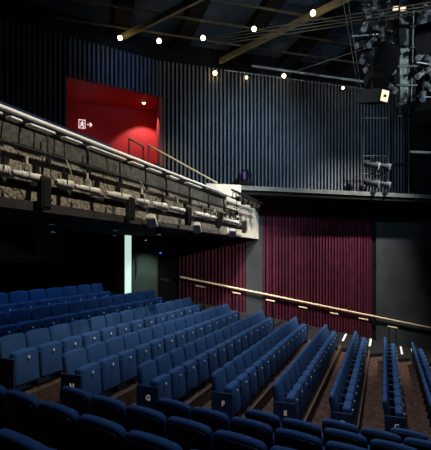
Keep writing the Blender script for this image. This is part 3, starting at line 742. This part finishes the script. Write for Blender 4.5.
# two lit lamp faces at the top
for i, px in enumerate((394.5, 402)):
    r = empty('lit_lamp', pp(px + 1, 8.5, 11.6), 'small box lamp with glowing warm face at top right, %s one' % ('left' if i == 0 else 'right'), 'lamp', 'glowing box lamps at the top')
    m = MB(); m.bbox((0, .08, 0), (.19, .14, .16), .01); m.build('housing', M['steel'], r)
    m = MB(); m.bbox((0, 0, 0), (.15, .02, .12), .004, Vector((1, .1, .2))); m.build('face', M['lamplit'], r)
# loudspeaker cluster
def speaker(c, size, yaw, pitch, label, face=None):
    r = empty('loudspeaker', c, label, 'loudspeaker', 'hanging black loudspeakers')
    Rm = Matrix.Rotation(yaw, 3, 'Z') @ Matrix.Rotation(pitch, 3, 'X')
    X, Y, Z = Rm @ Vector((1, 0, 0)), Rm @ Vector((0, 1, 0)), Rm @ Vector((0, 0, 1))
    w_, d_, h_ = size; m = MB()
    def ring(y, sx, sz): return [X * (a * sx) + Y * y + Z * (b * sz) for a, b in ((-.5, -.5), (.5, -.5), (.5, .5), (-.5, .5))]
    m.loft([ring(-d_ / 2, w_, h_), ring(d_ * .1, w_, h_), ring(d_ / 2, w_ * .7, h_ * .8)]); m.build('cabinet', M['black'], r)
    m = MB(); m.bbox(-Y * (d_ / 2 + .012), (w_ * .92, .02, h_ * .9), .005, X, Y, Z); m.build('grille', M['black'], r)
    if face:
        m = MB(); m.box(-Y * (d_ / 2 + .026), (w_ * .78, .01, h_ * .8), X, Y, Z); f_ = m.build('lit_panel', M['lamplit'], r, label='glowing amber front')
        m = MB(); m.box(-Y * (d_ / 2 + .034), (w_ * .30, .01, h_ * .2), X, Y, Z); m.build('slot', M['steel'], f_)
    m = MB(); m.tube(Z * h_ * .4, Z * h_ * .4 + Vector((0, 0, CAM_H + 7.6 - c.z - .3)), .012); m.build('hanging_wire', M['steel'], r)
speaker(pp(386, 54, 11.7), (.55, .45, .32), R(20), R(-20), 'top black loudspeaker of the tilted hanging column left of the ladder')
speaker(pp(382, 68, 11.7), (.6, .5, .32), R(10), R(-25), 'second black loudspeaker down in the tilted hanging column')
speaker(pp(376, 82, 11.7), (.6, .5, .32), R(0), R(-30), 'third black loudspeaker down in the tilted hanging column')
speaker(pp(371, 97, 11.5), (.34, .85, .34), R(30), R(14), 'lowest hanging box pointing right with amber lit front', True)
speaker(pp(432, 38, 11.2), (.75, .6, .5), R(-30), R(-35), 'big black hanging loudspeaker at the upper right picture edge')
speaker(pp(424, 112, 12.0), (.6, .5, .4), R(-20), R(-25), 'black hanging loudspeaker low at the right picture edge')
# stay wires
for i, (a, b) in enumerate((((343, 0, 12.3), (357.5, 84, 14.5)), ((348, 0, 12.3), (361, 90, 14.6)), ((284, 75, 15.9), (366, 48, 12.1)))):
    m = MB(); m.tube(pp(*a), pp(*b), 0.010, 6)
    m.build('stay_wire', M['lampbody'], label='thin straight rigging wire left of the loudspeakers, %s' % ['left of the steep pair', 'right of the steep pair', 'the gently sloping one'][i], cat='wire', group='rigging wires')

# ------------------------------------------------------------------ on the gallery
r = empty('lamp_stand', WX(375, 0.95, GAL_H), 'black tubular frame on the gallery carrying four spotlights', 'stand')
HZ = depth_wall(375, .95)
def gp(px, y, off=0.95): return WX(px, off, (HOR - y) * depth_wall(px, off) / FPX)
for px in (363, 388):
    m = MB(); m.tube(gp(px, 190), gp(px, 108), 0.022, 8); rel(r, m).build('upright', M['steel'], r)
for y in (118, 156, 174, 186):
    m = MB(); m.tube(gp(362, y), gp(389, y), 0.020, 8); rel(r, m).build('cross_tube', M['lampbody' if y == 118 else 'steel'], r)
for i, (px, y) in enumerate(((371, 166), (382, 167), (371, 184), (382, 185))):
    lantern(gp(px, y, 1.05) + Vector((0, 0, 0.05)), (.75, -.45, -.28), 0.62, 0.15, M['greylamp'], 'dark spotlight on the gallery frame, %s' % ['upper left', 'upper right', 'lower left', 'lower right'][i] + ' of the four', group='four spotlights on the gallery frame')
r = empty('gallery_device', gp(245, 186, .6), 'dark moving-head lamp with faint violet glow where gallery meets balcony', 'stage light')
m = MB(); m.bbox((0, 0, .08), (.5, .35, .16), .03); m.build('base', M['black'], r)
m = MB(); m.bbox((-.2, 0, .3), (.07, .2, .35), .02); m.bbox((.2, 0, .3), (.07, .2, .35), .02); m.bbox((0, 0, .16), (.46, .18, .04), .01); m.build('yoke', M['black'], r)
m = MB(); m.lathe((0, .1, .2), (0, -.2, 1), [(0, .09), (.08, .13), (.38, .13), (.4, .10)], 16); h_ = m.build('head', M['black'], r, smooth=True)
m = MB(); m.bbox((-.03, -.09, .36), (.10, .02, .28), .005); m.build('lens', M['violet'], h_)
# truss stub where the balcony meets the gallery
r = empty('truss_stub', BP(bz(245, .15), .25, 1.75), 'tangled black truss piece at the far end of the balcony', 'truss')
for j, (dx, dz) in enumerate(((0, 0), (0, .22), (.2, 0.1))):
    m = MB(); m.tube(nF * dx + rF * -1.6 + Vector((0, 0, dz)), nF * dx + rF * 1.1 + Vector((0, 0, dz - .0)), 0.03, 8); m.build('chord', M['steel'], r)
m = MB()
for j in range(9):
    a = rF * (-1.6 + .3 * j); m.tube(a, a + rF * .15 + Vector((0, 0, .22)), .014, 6); m.tube(a + rF * .15 + Vector((0, 0, .22)), a + rF * .3 + nF * .1, .014, 6)
m.build('lacing', M['pipe'], r)
for j in range(5):
    m = MB(); m.bbox(rF * (-1.3 + .5 * j) + nF * .12 + Vector((0, 0, -.02 - .05 * (j % 2))), (.2, .16, .14), .02, rF, nF)
    m.build('cable_bundle', M['pipe'], r)
# wall tube at right edge
m = MB(); m.tube(gp(410, 152, .9), gp(440, 153, .9), 0.055, 10)
m.build('wall_tube', M['cream'], smooth=True, label='pale grey horizontal tube above the gallery at the right picture edge', cat='tube')
m = MB(); m.box(gp(410, 150, .5) + Vector((2.2, .6, .6)), (4.4, .05, 5.0), ax, pw)
m.build('drape', M['black'], label='black drape behind the tube at the right end of the gallery', cat='drape')
# small blue indicator near the door
m = MB(); m.bbox(WX(160.5, 0.06, -(253 - HOR) * depth_wall(160.5) / FPX), (.07, .04, .05), .01, ax, pw)
m.build('indicator_light', M['bluelight'], label='tiny blue indicator light right of the grey-green door', cat='light')
